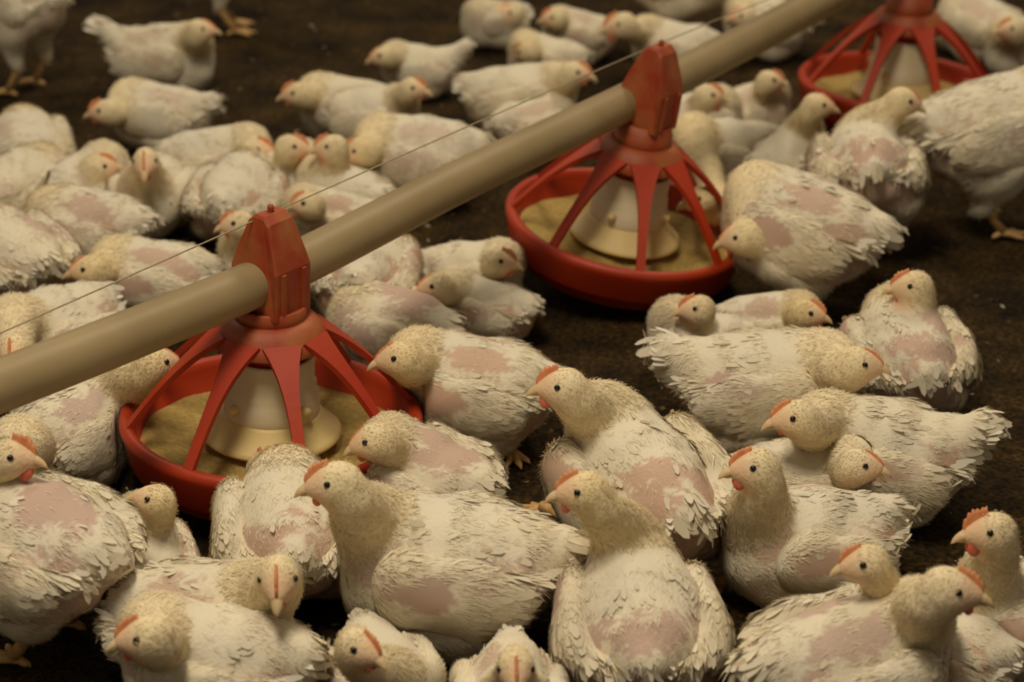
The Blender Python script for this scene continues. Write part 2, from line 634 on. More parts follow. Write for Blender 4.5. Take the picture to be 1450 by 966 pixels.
def largest_piece(V, Q):
    lab = np.arange(len(V))
    for _ in range(400):
        m = lab[Q].min(1)
        new = lab.copy()
        for k in range(4):
            np.minimum.at(new, Q[:, k], m)
        new = new[new]
        if (new == lab).all():
            break
        lab = new
    if not len(Q):
        return V, Q
    best = np.bincount(lab[Q[:, 0]]).argmax()
    keepv = lab == best
    idx = np.cumsum(keepv) - 1
    return V[keepv], idx[Q[lab[Q[:, 0]] == best]]


def vnormals(V, Q):
    n = np.cross(V[Q[:, 2]] - V[Q[:, 0]], V[Q[:, 3]] - V[Q[:, 1]])
    N = np.zeros_like(V)
    for k in range(4):
        np.add.at(N, Q[:, k], n)
    return N / (np.linalg.norm(N, axis=1)[:, None] + 1e-12)


def sstep(a, b, x):
    t = np.clip((x - a) / (b - a), 0, 1)
    return t * t * (3 - 2 * t)


def fnoise(P, s, seed):
    """cheap smooth noise from summed sines"""
    r = np.random.default_rng(seed)
    o = np.zeros(len(P))
    for k in range(5):
        w = r.normal(0, 1, 3)
        w *= s * (1 + 0.5 * k) / np.linalg.norm(w)
        o += np.sin(P @ w + r.uniform(0, 6.28)) / (1 + 0.4 * k)
    return o / 2.2


def feather_cards(p, n, d, L, Wd, lift, curl, col, rng, pts=3):
    """p,n,d: base, normal, flow. returns verts, [quads, tris], cols"""
    N = len(p)
    d = d - (d * n).sum(1)[:, None] * n
    d /= np.linalg.norm(d, axis=1)[:, None] + 1e-9
    s = np.cross(d, n)
    L, Wd, lift = L[:, None], Wd[:, None], lift[:, None]
    fw = d * np.cos(lift) + n * np.sin(lift)
    upn = n * np.cos(lift) - d * np.sin(lift)
    b = p - n * 0.001
    m = b + fw * L * 0.5 + upn * L * curl * 0.6
    e = b + fw * L * 0.85 + upn * L * curl * 0.25
    tp = b + fw * L
    v = np.stack([b - s * Wd * 0.3, b + s * Wd * 0.3, m - s * Wd * 0.5, m + s * Wd * 0.5,
                  e - s * Wd * 0.36, e + s * Wd * 0.36, tp], 1).reshape(-1, 3)
    o = (np.arange(N) * 7)[:, None]
    q = np.concatenate([o + np.array([[0, 1, 3, 2]]), o + np.array([[2, 3, 5, 4]])])
    t = o + np.array([[4, 5, 6]])
    nv = np.repeat(n + 0.35 * d, 7, axis=0)
    nv /= np.linalg.norm(nv, axis=1)[:, None]
    return v, q, t, np.repeat(col, 7, axis=0), nv


def slivers(p, n, d, L, Wd, lift, col):
    N = len(p)
    d = d - (d * n).sum(1)[:, None] * n
    d /= np.linalg.norm(d, axis=1)[:, None] + 1e-9
    s = np.cross(d, n)
    L, Wd, lift = L[:, None], Wd[:, None], lift[:, None]
    fw = d * np.cos(lift) + n * np.sin(lift)
    b = p - n * 0.0008
    v = np.stack([b - s * Wd * 0.5, b + s * Wd * 0.5, b + fw * L], 1).reshape(-1, 3)
    nv = np.repeat(n + 0.12 * d, 3, axis=0)
    nv /= np.linalg.norm(nv, axis=1)[:, None]
    return v, np.arange(N * 3).reshape(-1, 3), np.repeat(col, 3, axis=0), nv


# ------------------------------------------------------------------ the chickens
WHITE = np.array([0.80, 0.745, 0.62])
CREAM = np.array([0.82, 0.71, 0.49])
YELL = np.array([0.80, 0.64, 0.34])
PEACH = np.array([0.78, 0.50, 0.31])
SKIN = np.array([0.57, 0.385, 0.275])
SKIN2 = np.array([0.52, 0.385, 0.32])


def rz3(a):
    c, s = math.cos(a), math.sin(a)
    return np.array([[c, -s, 0], [s, c, 0], [0, 0, 1.0]])


def ry3(a):
    c, s = math.cos(a), math.sin(a)
    return np.array([[c, 0, s], [0, 1, 0], [-s, 0, c]])


class Bird:
    pass


def project(P):
    q = np.asarray(P, float) - CAMP
    zc = q[:, 1] * CP - q[:, 2] * SP
    yc = q[:, 1] * SP + q[:, 2] * CP
    return np.stack([W / 2 + F * q[:, 0] / zc, H / 2 - F * yc / zc], -1)


_sph = RNG.normal(0, 1, (260, 3))
_sph /= np.linalg.norm(_sph, axis=1)[:, None]
_TORSO_PTS = np.concatenate([_sph * np.array([0.112, 0.080, 0.080]) + [0, 0, 0.085], _sph * np.array([0.07, 0.07, 0.071]) + [0.062, 0, 0.074],
                             _sph * np.array([0.066, 0.062, 0.06]) + [-0.078, 0, 0.086], _sph * np.array([0.076, 0.102, 0.047]) + [-0.022, 0, 0.09],
                             np.array([[-0.172, 0.0, 0.125], [-0.172, 0.01, 0.11], [-0.172, -0.01, 0.11]])])
_TORSO_PTS[:, 2] = np.maximum(_TORSO_PTS[:, 2], 0.0)


def fit_box(box, yaw, st, pit):
    """size and place a torso of the given heading, resting at its own height, so that it covers a region of the photograph"""
    x0, y0, x1, y1 = box
    R = rz3(math.radians(yaw)) @ ry3(math.radians(-pit))
    s, b = 0.8, np.array([(x0 + x1) / 2, (y0 + y1) / 2])
    for _ in range(8):
        c = at_z(b[0], b[1], 0.082 * s + st)
        q = _TORSO_PTS * np.array([XS, 1, 1]) * s - np.array([0, 0, 0.082 * s])
        uv = project(c + q @ R.T)
        lo, hi = uv.min(0), uv.max(0)
        sz = hi - lo
        s *= math.sqrt((x1 - x0) * (y1 - y0) / (sz[0] * sz[1])) ** 0.8
        s = min(max(s, 0.55), 1.05)
        b = b + (np.array([(x0 + x1) / 2, (y0 + y1) / 2]) - (lo + hi) / 2)
    return b, s


BIRDS = []
XS = 0.87


def bird(label, b, yaw, h=None, hy=None, hp=-8, s=0.92, hs=None, st=0.0, pit=0.0, L=0.10, far=False, feet=(), open_=0.0,
         hl=None, hid=False, tail=0.6, skin=None, yel=0.5, wat=0.6, comb=1.0, seed=None, hz=None, box=None, rump=False):
    if box is not None:
        b, s = fit_box(box, yaw, st, pit)
    else:
        s = s * 0.84
    B = Bird()
    B.label, B.s, B.st, B.feet, B.open, B.tail, B.wat, B.comb, B.yel = label, s, st, feet, open_, tail, wat, comb, yel
    B.hs = (hs or (0.93 if s > 0.66 else 0.85)) * 0.86
    L = L * 0.9
    B.seed = seed or (len(BIRDS) * 13 + 5)
    B.rng = np.random.default_rng(B.seed)
    B.skin = skin
    B.rump = rump
    ya = math.radians(yaw)
    R = rz3(ya) @ ry3(math.radians(-pit))
    zc = 0.082 * s + st
    B.cen = at_z(b[0], b[1], zc)
    B.R = R
    B.yaw = ya
    def T(p):
        p = np.asarray(p, float) * s * np.array([XS, 1, 1])
        p = p - np.array([0, 0, 0.082 * s])
        return B.cen + R @ p
    B.T = T
    B.loc = lambda P: ((P - B.cen) @ R) / s / np.array([XS, 1, 1]) + np.array([0, 0, 0.082])
    B.ppm = F / np.linalg.norm(B.cen - CAMP)
    I = np.eye(3)
    def E(c, r, rot=None):
        return ('e', T(c), R if rot is None else R @ rot, np.array(r) * s * np.array([XS, 1, 1]))
    def Cp(a, b_, ra, rb):
        return ('c', T(a), T(b_), ra * s, rb * s)
    w1 = B.rng.uniform(0.95, 1.06, 6)
    B.torso = [E((0, 0, 0.085), (0.112, 0.080 * w1[0], 0.080 * w1[1])),
               E((0.062, 0, 0.074), (0.070, 0.070 * w1[2], 0.071)),
               E((-0.078, 0, 0.086), (0.066, 0.062 * w1[3], 0.060)),
               E((-0.035, 0.056, 0.050), (0.062, 0.038, 0.048)),
               E((-0.035, -0.056, 0.050), (0.062, 0.038, 0.048)),
               Cp((-0.105, 0, 0.106), (-0.128 - 0.022 * tail, 0, 0.100 + 0.026 * tail), 0.038, 0.023)]
    B.wings = {}
    for sd in (1, -1):
        dr = B.rng.uniform(-0.004, 0.006)
        ro = B.rng.uniform(0.0, 0.006)
        rot = rz3(sd * 0.05)
        B.wings[sd] = [E((0.040, sd * 0.071, 0.098 - dr), (0.046, 0.026, 0.046), rot),
                       E((-0.022, sd * (0.077 + ro), 0.090 - dr), (0.076, 0.023, 0.047), rz3(-sd * 0.07) @ ry3(-0.10)),
                       Cp((-0.070, sd * (0.066 + ro), 0.090 - dr), (-0.125, sd * 0.042, 0.098 - dr), 0.026, 0.010)]
    if st > 0.03:
        for sd in (1, -1):
            B.torso.append(('c', B.T((-0.01, sd * 0.050, 0.05)), B.cen + R @ np.array([-0.03 * s, sd * 0.048 * s, 0]) + np.array([0, 0, 0.052 - zc + 0.01]), 0.043 * s, 0.017 * s))
    # ---- head
    nb = T((0.088, 0, 0.115))
    fwd = R @ np.array([1.0, 0, 0])
    up = np.array([0, 0, 1.0])
    if h is None:
        hp3 = T(hl if hl is not None else (0.150, 0, 0.045))
    elif hz is not None:
        hp3 = at_z(h[0], h[1], hz)
    else:
        d = ray(*h)
        oc = CAMP - nb
        bq = oc @ d
        cq = oc @ oc - L * L
        disc = bq * bq - cq
        t = -bq
        if disc > 0:
            t = -bq - math.sqrt(disc) if not far else -bq + math.sqrt(disc)
        hp3 = CAMP + d * t
        if hp3[2] < 0.035:
            hp3 = at_z(h[0], h[1], 0.035)
    B.hvis = h is not None
    B.head = hp3
    B.nd = np.linalg.norm(hp3 - nb)
    hya = math.radians(hy if hy is not None else yaw)
    hpa = math.radians(hp * 0.6)
    hd = np.array([math.cos(hya) * math.cos(hpa), math.sin(hya) * math.cos(hpa), math.sin(hpa)])
    side = np.cross(up, hd)
    side /= np.linalg.norm(side)
    # birds cock the head so that one eye looks up at the visitor
    tc = CAMP - hp3
    tc /= np.linalg.norm(tc)
    sg = 1.0 if side @ tc > 0 else -1.0
    sc_ = sg * side + 0.55 * (tc - (tc @ hd) * hd) * abs(side @ tc)
    side = sg * sc_ / np.linalg.norm(sc_)
    hu = np.cross(hd, side)
    B.hd, B.hside, B.hu = hd, side, hu
    HR = np.stack([hd, side, hu], 1)
    g = B.hs
    B.headp = [('e', hp3 - hd * 0.003 * g, HR, np.array([0.0265, 0.0200, 0.0225]) * g),
               ('e', hp3 + hd * 0.017 * g - hu * 0.0035 * g, HR, np.array([0.0215, 0.0130, 0.0145]) * g),
               ('e', hp3 - hu * 0.009 * g + hd * 0.001 * g, HR, np.array([0.019, 0.0185, 0.0165]) * g)]
    p0 = nb - fwd * 0.02 * s
    dist = B.nd
    p1 = nb + up * dist * 0.30 + fwd * dist * 0.15
    p3 = hp3 - hd * 0.006 * g - hu * 0.006 * g
    p2 = p3 - hd * dist * 0.14 - hu * dist * 0.30
    tt = np.linspace(0, 1, 7)[:, None]
    P = (1 - tt) ** 3 * p0 + 3 * (1 - tt) ** 2 * tt * p1 + 3 * (1 - tt) * tt ** 2 * p2 + tt ** 3 * p3
    P[:, 2] = np.maximum(P[:, 2], 0.03)
    rad = np.interp(tt[:, 0], [0, 0.3, 0.65, 1], [0.054, 0.038, 0.0262, 0.019]) * s
    B.neckp = [('c', P[k], P[k + 1], rad[k], rad[k + 1]) for k in range(6)]
    B.neckpath = P
    allp = B.torso + B.headp + B.neckp + B.wings[1] + B.wings[-1]
    B.lo, B.hi = bounds(allp)
    BIRDS.append(B)
    return B


def f_neck(B, P):
    return smin(ev(B.headp, P, 0.010), ev(B.neckp, P, 0.012), 0.014)


def f_torso(B, P):
    return ev(B.torso, P, 0.026)


def f_wing(B, sd, P):
    return ev(B.wings[sd], P, 0.016)


def f_beak(B, P):
    return sd_cap(P, B.head + B.hd * 0.03 * B.hs, B.head + (B.hd * 0.05 - B.hu * 0.008) * B.hs, 0.010, 0.006)


def clip_world(B, P, fcore, ffull):
    """keep birds from running through the ground, feeders and each other"""
    out = np.maximum(fcore, 0.0015 - P[:, 2])
    for (fx, fy) in FEEDER_XY:
        if math.hypot(B.cen[0] - fx, B.cen[1] - fy) < 0.42:
            r = np.hypot(P[:, 0] - fx, P[:, 1] - fy)
            out = np.maximum(out, np.minimum(PAN_R + 0.004 - r, 0.115 - P[:, 2]))
    for O in BIRDS:
        if O is B or (O.lo > B.hi).any() or (O.hi < B.lo).any():
            continue
        m = ((P > O.lo - 0.004) & (P < O.hi + 0.004)).all(1) & (fcore < 0.012)
        if not m.any():
            continue
        Pm = P[m]
        fo = np.minimum(f_torso(O, Pm), np.minimum(f_wing(O, 1, Pm), f_wing(O, -1, Pm)))
        fn = np.minimum(f_neck(O, Pm), f_beak(O, Pm))
        o = np.maximum(out[m], (ffull[m] - fo) * 0.5 + 0.0015)
        o = np.maximum(o, 0.0015 - fn)
        out[m] = o
    return out


def gap_to_others(B, P):
    g = np.full(len(P), 1.0)
    for O in BIRDS:
        if O is B or (O.lo > B.hi + 0.02).any() or (O.hi < B.lo - 0.02).any():
            continue
        m = ((P > O.lo - 0.02) & (P < O.hi + 0.02)).all(1)
        if m.any():
            Pm = P[m]
            fo = np.minimum(np.minimum(f_torso(O, Pm), f_neck(O, Pm)), np.minimum(f_wing(O, 1, Pm), f_wing(O, -1, Pm)))
            g[m] = np.minimum(g[m], fo)
    return g


def skin_weight(B, Q, P, blobs):
    w = np.zeros(len(Q))
    nz = fnoise(P, 120, B.seed + 3) * 0.36 + fnoise(P, 520, B.seed + 4) * 0.26
    for c, r, a in blobs:
        dd = np.sqrt((((Q - np.array(c)) / np.array(r)) ** 2).sum(1))
        w = np.maximum(w, (a if B.ppm > 900 else a * 0.7) * sstep(1.10, 0.92, dd + nz))
    return w


def build_bird(B):
    rng = B.rng
    s = B.s
    big = B.ppm > 1000
    h = 0.0046 if big else (0.0055 if B.ppm > 850 else 0.0065)
    lo = B.lo - 2.5 * h
    hi = B.hi + 2.5 * h
    lo[2] = max(lo[2], -2 * h)
    n = np.ceil((hi - lo) / h).astype(int) + 1
    ax = [lo[k] + h * np.arange(n[k]) for k in range(3)]
    G = np.stack(np.meshgrid(*ax, indexing='ij'), -1).reshape(-1, 3).astype(f32)
    G = G.astype(float)
    lump = 0.0032 * fnoise(G, 58, B.seed + 51) + 0.0007 * fnoise(G, 150, B.seed + 52)
    ft = f_torso(B, G) + lump
    fw = {sd: f_wing(B, sd, G) + lump * 0.7 for sd in (1, -1)}
    full = np.minimum(ft, np.minimum(fw[1], fw[-1]))
    fn = f_neck(B, G)
    clipped_t = clip_world(B, G, ft, full)
    fb = smin(clipped_t, fn, 0.022)
    fb = np.maximum(fb, 0.001 - G[:, 2])
    root_loc = np.array([B.cen[0], B.cen[1], 0.0])
    root = empty('chicken', root_loc, B.label, 'chicken', 'flock of young white chickens')
    V, Q = surface_nets(fb.reshape(n), lo, h)
    N = vnormals(V, Q)
    Lc = B.loc(V)
    # ---- colour regions
    vt, vn = f_torso(B, V), f_neck(B, V)
    wn = sstep(-0.012, 0.02, vt - vn)                       # neck and head weight
    hdist = np.linalg.norm(V - B.head, axis=1) / B.hs
    whd = sstep(0.062, 0.026, hdist)
    hx = (V - B.head) @ B.hd / B.hs
    face = sstep(-0.002, 0.022, hx) * sstep(0.05, 0.04, hdist)
    pick = rng.uniform(0, 1, 8)
    if B.skin is not None:
        pick = np.where(np.arange(8) < 8, pick * (1.2 - B.skin), pick)
    blobs = []
    for sd in (1, -1):
        if rng.uniform() < 0.85:
            blobs.append(((-0.090, sd * 0.052, 0.078), (0.050, 0.045, 0.048), 1.0))
        if rng.uniform() < 0.6:
            blobs.append(((0.078, sd * 0.052, 0.122), (0.042, 0.034, 0.032), 0.95))
        if rng.uniform() < 0.4:
            blobs.append(((-0.03, sd * 0.04, 0.152), (0.06, 0.024, 0.03), 0.9))
    if rng.uniform() < 0.9:
        blobs.append(((-0.128, 0.0, 0.066), (0.050, 0.055, 0.040), 1.0))
    if B.rump:
        blobs.append(((-0.100, 0.0, 0.118), (0.046, 0.062, 0.040), 1.0))
    if B.skin:
        blobs.append(((-0.05, 0.0, 0.165), (0.075, 0.055, 0.035), 1.0))
    B.pp = pick
    sk = skin_weight(B, Lc, V, blobs) * (1 - wn)
    lowf = fnoise(V, 40, B.seed + 1) * 0.5 + 0.5
    col = WHITE[None] * (0.97 + 0.05 * lowf[:, None]) + (CREAM - WHITE)[None] * (0.35 * lowf + 0.25)[:, None]
    tint = (CREAM * (1 - B.yel) + YELL * B.yel)
    col = col * (1 - 0.7 * wn[:, None]) + tint[None] * (0.7 * wn)[:, None]
    col = col * (1 - 0.6 * whd[:, None]) + (tint * 0.98)[None] * (0.6 * whd)[:, None]
    col = col * (1 - 0.75 * face[:, None]) + PEACH[None] * (0.75 * face)[:, None]
    skc = SKIN + (SKIN2 - SKIN) * rng.uniform(0, 1)
    fcol = col.copy()
    col = col * (1 - sk[:, None]) + skc[None] * sk[:, None]
    body = mesh_obj('body', V, Q, M_BODY, root, cols=col * (0.90 + 0.10 * np.maximum(wn, sk))[:, None], offset=root_loc)  # feathered base painted darker, standing in for the plumage's self-shadow
    if sk.max() > 0.8:
        pass
    # ---- plumage on the body
    dens = 1.0 if big else (0.62 if B.ppm > 850 else 0.40)
    NF = int(15000 * dens)
    wgt = np.linalg.norm(np.cross(V[Q[:, 2]] - V[Q[:, 0]], V[Q[:, 3]] - V[Q[:, 1]]), axis=1)
    qi = rng.choice(len(Q), NF, p=wgt / wgt.sum())
    uv = rng.uniform(0, 1, (NF, 2))
    def bil(A):
        a = A[Q[qi]]
        if a.ndim == 2:
            return ((a[:, 0] * (1 - uv[:, 0]) + a[:, 1] * uv[:, 0]) * (1 - uv[:, 1]) + (a[:, 3] * (1 - uv[:, 0]) + a[:, 2] * uv[:, 0]) * uv[:, 1])
        u, v_ = uv[:, :1], uv[:, 1:]
        return (a[:, 0] * (1 - u) + a[:, 1] * u) * (1 - v_) + (a[:, 3] * (1 - u) + a[:, 2] * u) * v_
    p, nn = bil(V), bil(N)
    nn /= np.linalg.norm(nn, axis=1)[:, None] + 1e-9
    cw, cs, cf, ch, cc = bil(wn), bil(sk), bil(face), bil(whd), bil(fcol)
    lc = bil(Lc)
    back = B.R @ np.array([-1.0, 0, -0.18])
    down = np.array([0, 0, -1.0])
    neckflow = B.neckpath[0] - B.head
    neckflow = neckflow / (np.linalg.norm(neckflow) + 1e-9)
    flow = back[None] * (1 - cw[:, None]) + neckflow[None] * cw[:, None] + down[None] * (0.5 * sstep(0.07, 0.02, lc[:, 2]))[:, None]
    headflow = -B.hd * 0.8 - B.hu * 0.5
    flow = flow * (1 - ch[:, None]) + headflow[None] * ch[:, None]
    flow += rng.normal(0, 0.28, flow.shape)
    gap = bil(gap_to_others(B, V))
    keep = (p[:, 2] > 0.006) & (cf < 0.5) & (gap > 0.005)
    for O in BIRDS:
        if O is not B and np.linalg.norm(O.head - B.cen) < 0.35:
            keep &= np.linalg.norm(p - (O.head + O.hd * 0.016), axis=1) > 0.036
    fe = keep & (cw < 0.6) & (rng.uniform(0, 1, NF) > cs * 1.03)
    verts, quads, tris, cols, nrms, off = [], [], [], [], [], 0
    tail_ = sstep(-0.10, -0.15, lc[:, 0]) * sstep(0.085, 0.105, lc[:, 2])
    ruff = sstep(0.25, 0.75, fnoise(p, 75, B.seed + 31)) * sstep(0.06, 0.11, lc[:, 2])
    card = fe & (rng.uniform(0, 1, NF) < 0.012 + 0.06 * tail_ + 0.14 * ruff)
    k = np.where(card)[0]
    L = rng.uniform(0.012, 0.024, len(k)) * s * (1 + 0.6 * tail_[k])
    Wd = L * rng.uniform(0.22, 0.40, len(k))
    lift = rng.uniform(0.0, 0.10, len(k)) + rng.uniform(0.02, 0.18, len(k)) * ruff[k]
    cl = np.clip(cc[k] * rng.uniform(0.97, 1.05, (len(k), 1)), 0, 0.88)
    soil = (rng.uniform(0, 1, len(k)) < 0.06 * ruff[k])[:, None]
    cl = np.where(soil, np.array([[0.60, 0.49, 0.31]]), cl)
    v, q, t, c4, nv = feather_cards(p[k], nn[k], flow[k], L, Wd, lift, 0.08, cl, rng)
    verts.append(v); quads.append(q); tris.append(t); cols.append(c4); nrms.append(nv); off = len(v)
    pin = keep & (cs > 0.4) & (cw < 0.6) & (rng.uniform(0, 1, NF) < 0.05)
    clump = fnoise(p, 300, B.seed + 21)
    for kind, sel in (('fur', fe & ~card), ('down', keep & (cw >= 0.45)), ('pin', pin)):
        k = np.where(sel)[0]
        if not len(k):
            continue
        m = len(k)
        fl2 = flow[k] + rng.normal(0, 0.12, (m, 3))
        if kind == 'fur':
            Ls = rng.uniform(0.011, 0.021, m) * s
            wd_, lf = 0.0021, rng.uniform(0.01, 0.10, m) + 0.08 * np.clip(clump[k], 0, 1)
            cl = cc[k] * rng.uniform(0.96, 1.04, (m, 1))
        elif kind == 'down':
            k = np.repeat(k, 3)
            m = len(k)
            fl2 = flow[k] + rng.normal(0, 0.35, (m, 3))
            Ls = rng.uniform(0.005, 0.010, m) * (1 - 0.6 * ch[k])
            wd_, lf = 0.0012, rng.uniform(0.02, 0.15, m) + 0.10 * (1 - ch[k])
            cl = cc[k] * rng.uniform(0.98, 1.03, (m, 1))
        else:
            Ls = rng.uniform(0.007, 0.014, m)
            wd_, lf = 0.0016, rng.uniform(0.08, 0.3, m)
            cl = np.repeat(CREAM[None], m, 0) * rng.uniform(0.9, 1.05, (m, 1))
        pj = p[k] + (rng.normal(0, 0.0014, (m, 3)) if kind == 'down' else 0)
        v, t, c4, nv = slivers(pj, nn[k], fl2, Ls, np.full(m, wd_ * (1 if big else 1.5)), lf, np.clip(cl, 0, 0.88))
        tris.append(t + off); verts.append(v); cols.append(c4); nrms.append(nv); off += len(v)
    pl = mesh_obj('plumage', np.concatenate(verts), [np.concatenate(quads), np.concatenate(tris)], M_FEATHER, root,
                  cols=np.concatenate(cols), offset=root_loc, smooth=True, nrm=np.concatenate(nrms))
    pl['kind'] = 'stuff'
    # ---- wings: skin surface and covert feathers
    for sd in (1, -1):
        wlo, whi = bounds(B.wings[sd])
        i0 = np.maximum(np.floor((wlo - lo) / h).astype(int) - 2, 0)
        i1 = np.minimum(np.ceil((whi - lo) / h).astype(int) + 3, n)
        def sub(A):
            return A.reshape(n)[i0[0]:i1[0], i0[1]:i1[1], i0[2]:i1[2]]
        Gs = G.reshape(*n, 3)[i0[0]:i1[0], i0[1]:i1[1], i0[2]:i1[2]].reshape(-1, 3)
        fc = clip_world(B, Gs, sub(fw[sd]).ravel(), sub(full).ravel()).reshape(tuple(i1 - i0))
        if not (fc < 0).any():
            continue
        Vw, Qw = largest_piece(*surface_nets(fc, lo + i0 * h, h))
        if len(Qw) < 160:
            continue
        Nw = vnormals(Vw, Qw)
        Lw = B.loc(Vw)
        wb = []
        if rng.uniform() < 0.8:
            wb.append(((0.024, sd * 0.098, 0.110), (0.050, 0.035, 0.022), 1.0))
        if rng.uniform() < 0.45:
            wb.append(((-0.055, sd * 0.09, 0.122), (0.04, 0.03, 0.018), 0.7))
        skw = skin_weight(B, Lw, Vw, wb) if wb else np.zeros(len(Vw))
        lw = fnoise(Vw, 45, B.seed + 8) * 0.5 + 0.5
        cw_ = WHITE[None] * 1.01 + (CREAM - WHITE)[None] * (0.55 * lw + 0.25)[:, None]
        fcw = cw_.copy()
        cw_ = cw_ * 0.92 * (1 - skw[:, None]) + skc[None] * skw[:, None]  # wing base under feathers darkened too, feather self-shadow put into its colour
        NFw = int(3600 * dens)
        wg = np.linalg.norm(np.cross(Vw[Qw[:, 2]] - Vw[Qw[:, 0]], Vw[Qw[:, 3]] - Vw[Qw[:, 1]]), axis=1)
        # only the outward faces wear feathers
        outw = (Nw[Qw].mean(1) @ (B.R @ np.array([0, sd, 0.35]))) > -0.25
        wg = wg * outw + 1e-12
        qi = rng.choice(len(Qw), NFw, p=wg / wg.sum())
        pw = Vw[Qw[qi]].mean(1) + rng.normal(0, h * 0.35, (NFw, 3))
        nw = Nw[Qw[qi]].mean(1)
        nw /= np.linalg.norm(nw, axis=1)[:, None] + 1e-9
        pw -= ((pw - Vw[Qw[qi]].mean(1)) * nw).sum(1)[:, None] * nw
        lcw = B.loc(pw)
        sw = skw[Qw[qi]].mean(1)
        cwf = fcw[Qw[qi]].mean(1)
        fl_ = (B.R @ np.array([-1.0, -sd * 0.10, -0.12]))[None] + rng.normal(0, 0.16, (NFw, 3))
        kk = (rng.uniform(0, 1, NFw) > sw * 1.02) & (gap_to_others(B, Vw)[Qw[qi]].mean(1) > 0.005)
        for O in BIRDS:
            if O is not B and np.linalg.norm(O.head - B.cen) < 0.35:
                kk &= np.linalg.norm(pw - (O.head + O.hd * 0.016), axis=1) > 0.036
        rear = sstep(0.02, -0.10, lcw[:, 0])
        Lf = (rng.uniform(0.012, 0.022, NFw) + 0.012 * rear) * s
        cf_ = np.clip(cwf * rng.uniform(0.95, 1.05, (NFw, 1)), 0, 0.88)
        card = kk & (rng.uniform(0, 1, NFw) < 0.02 + 0.06 * rear)
        fur = kk & ~card
        v1, q1, t1, c1, n1 = feather_cards(pw[card], nw[card], fl_[card], Lf[card], Lf[card] * rng.uniform(0.25, 0.42, card.sum()), rng.uniform(0.0, 0.10, card.sum()), 0.08, cf_[card], rng)
        v3, t3, c3, n3 = slivers(pw[fur], nw[fur], fl_[fur], Lf[fur] * 0.9, np.full(fur.sum(), 0.0019 * (1 if big else 1.5)), rng.uniform(0.02, 0.2, fur.sum()), cf_[fur])
        # flight feathers closing the wing towards the tail
        nfl = 9
        tq = np.linspace(0, 1, nfl)
        pts = np.array([B.T((-0.045 - 0.07 * a, sd * (0.092 - 0.045 * a), 0.066 + 0.04 * a)) for a in tq])
        pts = pts[np.array([np.linalg.norm(Vw - a, axis=1).min() < 0.012 for a in pts])]
        nfl = len(pts)
        nr = np.repeat((B.R @ np.array([0, sd, 0.45]))[None], nfl, 0)
        nr /= np.linalg.norm(nr, axis=1)[:, None]
        v2, q2, t2, c2, n2 = feather_cards(pts, nr, np.repeat((B.R @ np.array([-1, -sd * 0.35, 0.12]))[None], nfl, 0) + rng.normal(0, 0.05, (nfl, 3)),
                                       np.linspace(0.024, 0.034, nfl) * s, np.full(nfl, 0.008 * s), np.full(nfl, 0.06), 0.1,
                                       np.repeat((WHITE * 1.02)[None], nfl, 0), rng)
        o1, o2, o3 = len(Vw), len(Vw) + len(v1), len(Vw) + len(v1) + len(v2)
        mesh_obj('wing', np.concatenate([Vw, v1, v2, v3]), [Qw, q1 + o1, q2 + o2, t1 + o1, t2 + o2, t3 + o3], M_FEATHER, root,
                 cols=np.concatenate([cw_, c1, c2, c3]), offset=root_loc, nrm=np.concatenate([Nw, n1, n2, n3]))
    # ---- tail feathers
    nt_ = 11
    tf = np.linspace(-1, 1, nt_)
    ang = -0.1 + 0.36 * B.tail
    pts = np.array([B.T((-0.126 - 0.020 * B.tail, 0.020 * a, 0.102 + 0.024 * B.tail)) for a in tf])
    dirs = np.array([B.R @ np.array([-math.cos(ang), 0.30 * a, math.sin(ang) - 0.12 * a * a]) for a in tf])
    nr = np.array([B.R @ np.array([math.sin(ang), 0.5 * a, math.cos(ang)]) for a in tf])
    nr /= np.linalg.norm(nr, axis=1)[:, None]
    reps = 3
    P3 = np.concatenate([pts - k * 0.006 * s * np.array([0, 0, 1]) for k in range(reps)])
    D3 = np.concatenate([dirs - k * np.array([0, 0, 0.16]) for k in range(reps)]) + rng.normal(0, 0.06, (nt_ * reps, 3))
    v, q, t, c4, nv = feather_cards(P3, np.concatenate([nr] * reps), D3, rng.uniform(0.018, 0.030, nt_ * reps) * s * (0.7 + 0.3 * B.tail), np.full(nt_ * reps, 0.009 * s),
                                np.full(nt_ * reps, 0.05), 0.12, np.repeat((WHITE * 1.0)[None], nt_ * reps, 0) * rng.uniform(0.95, 1.04, (nt_ * reps, 1)), rng)
    mesh_obj('tail', v, [q, t], M_FEATHER, root, cols=c4, offset=root_loc)
    # ---- head details
    g = B.hs
    hd, sdv, hu, Hc = B.hd, B.hside, B.hu, B.head
    def HP(x, y, z):
        return Hc + (hd * x + sdv * y + hu * z) * g
    def march(o, dvec):
        tt = np.linspace(0, 0.04, 81)
        P = o[None] + dvec[None] * tt[:, None]
        fv = f_neck(B, P)
        k = int(np.argmax(fv > 0))
        return P[k]
    # beak: curved upper and lower mandible
    nr_, rings = 10, 7
    def mandible(sign, length, drop, hh, ww, x0, z0, tiltd):
        V, Fs = [], []
        for k in range(rings):
            t = k / (rings - 1)
            sc_ = math.sqrt(max(0.0, 1 - t ** 1.6)) if k < rings - 1 else 0.03
            x = x0 + length * t
            z = z0 - drop * t * t - tiltd * t
            for j in range(nr_):
                a = 2 * math.pi * j / nr_
                zz = math.sin(a)
                zz = zz if zz * sign > 0 else zz * 0.25
                V.append(HP(x, math.cos(a) * ww * sc_, z + zz * hh * sc_))
        for k in range(rings - 1):
            for j in range(nr_):
                Fs.append((k * nr_ + j, k * nr_ + (j + 1) % nr_, (k + 1) * nr_ + (j + 1) % nr_, (k + 1) * nr_ + j))
        Fs.append(tuple(range((rings - 1) * nr_, rings * nr_)))
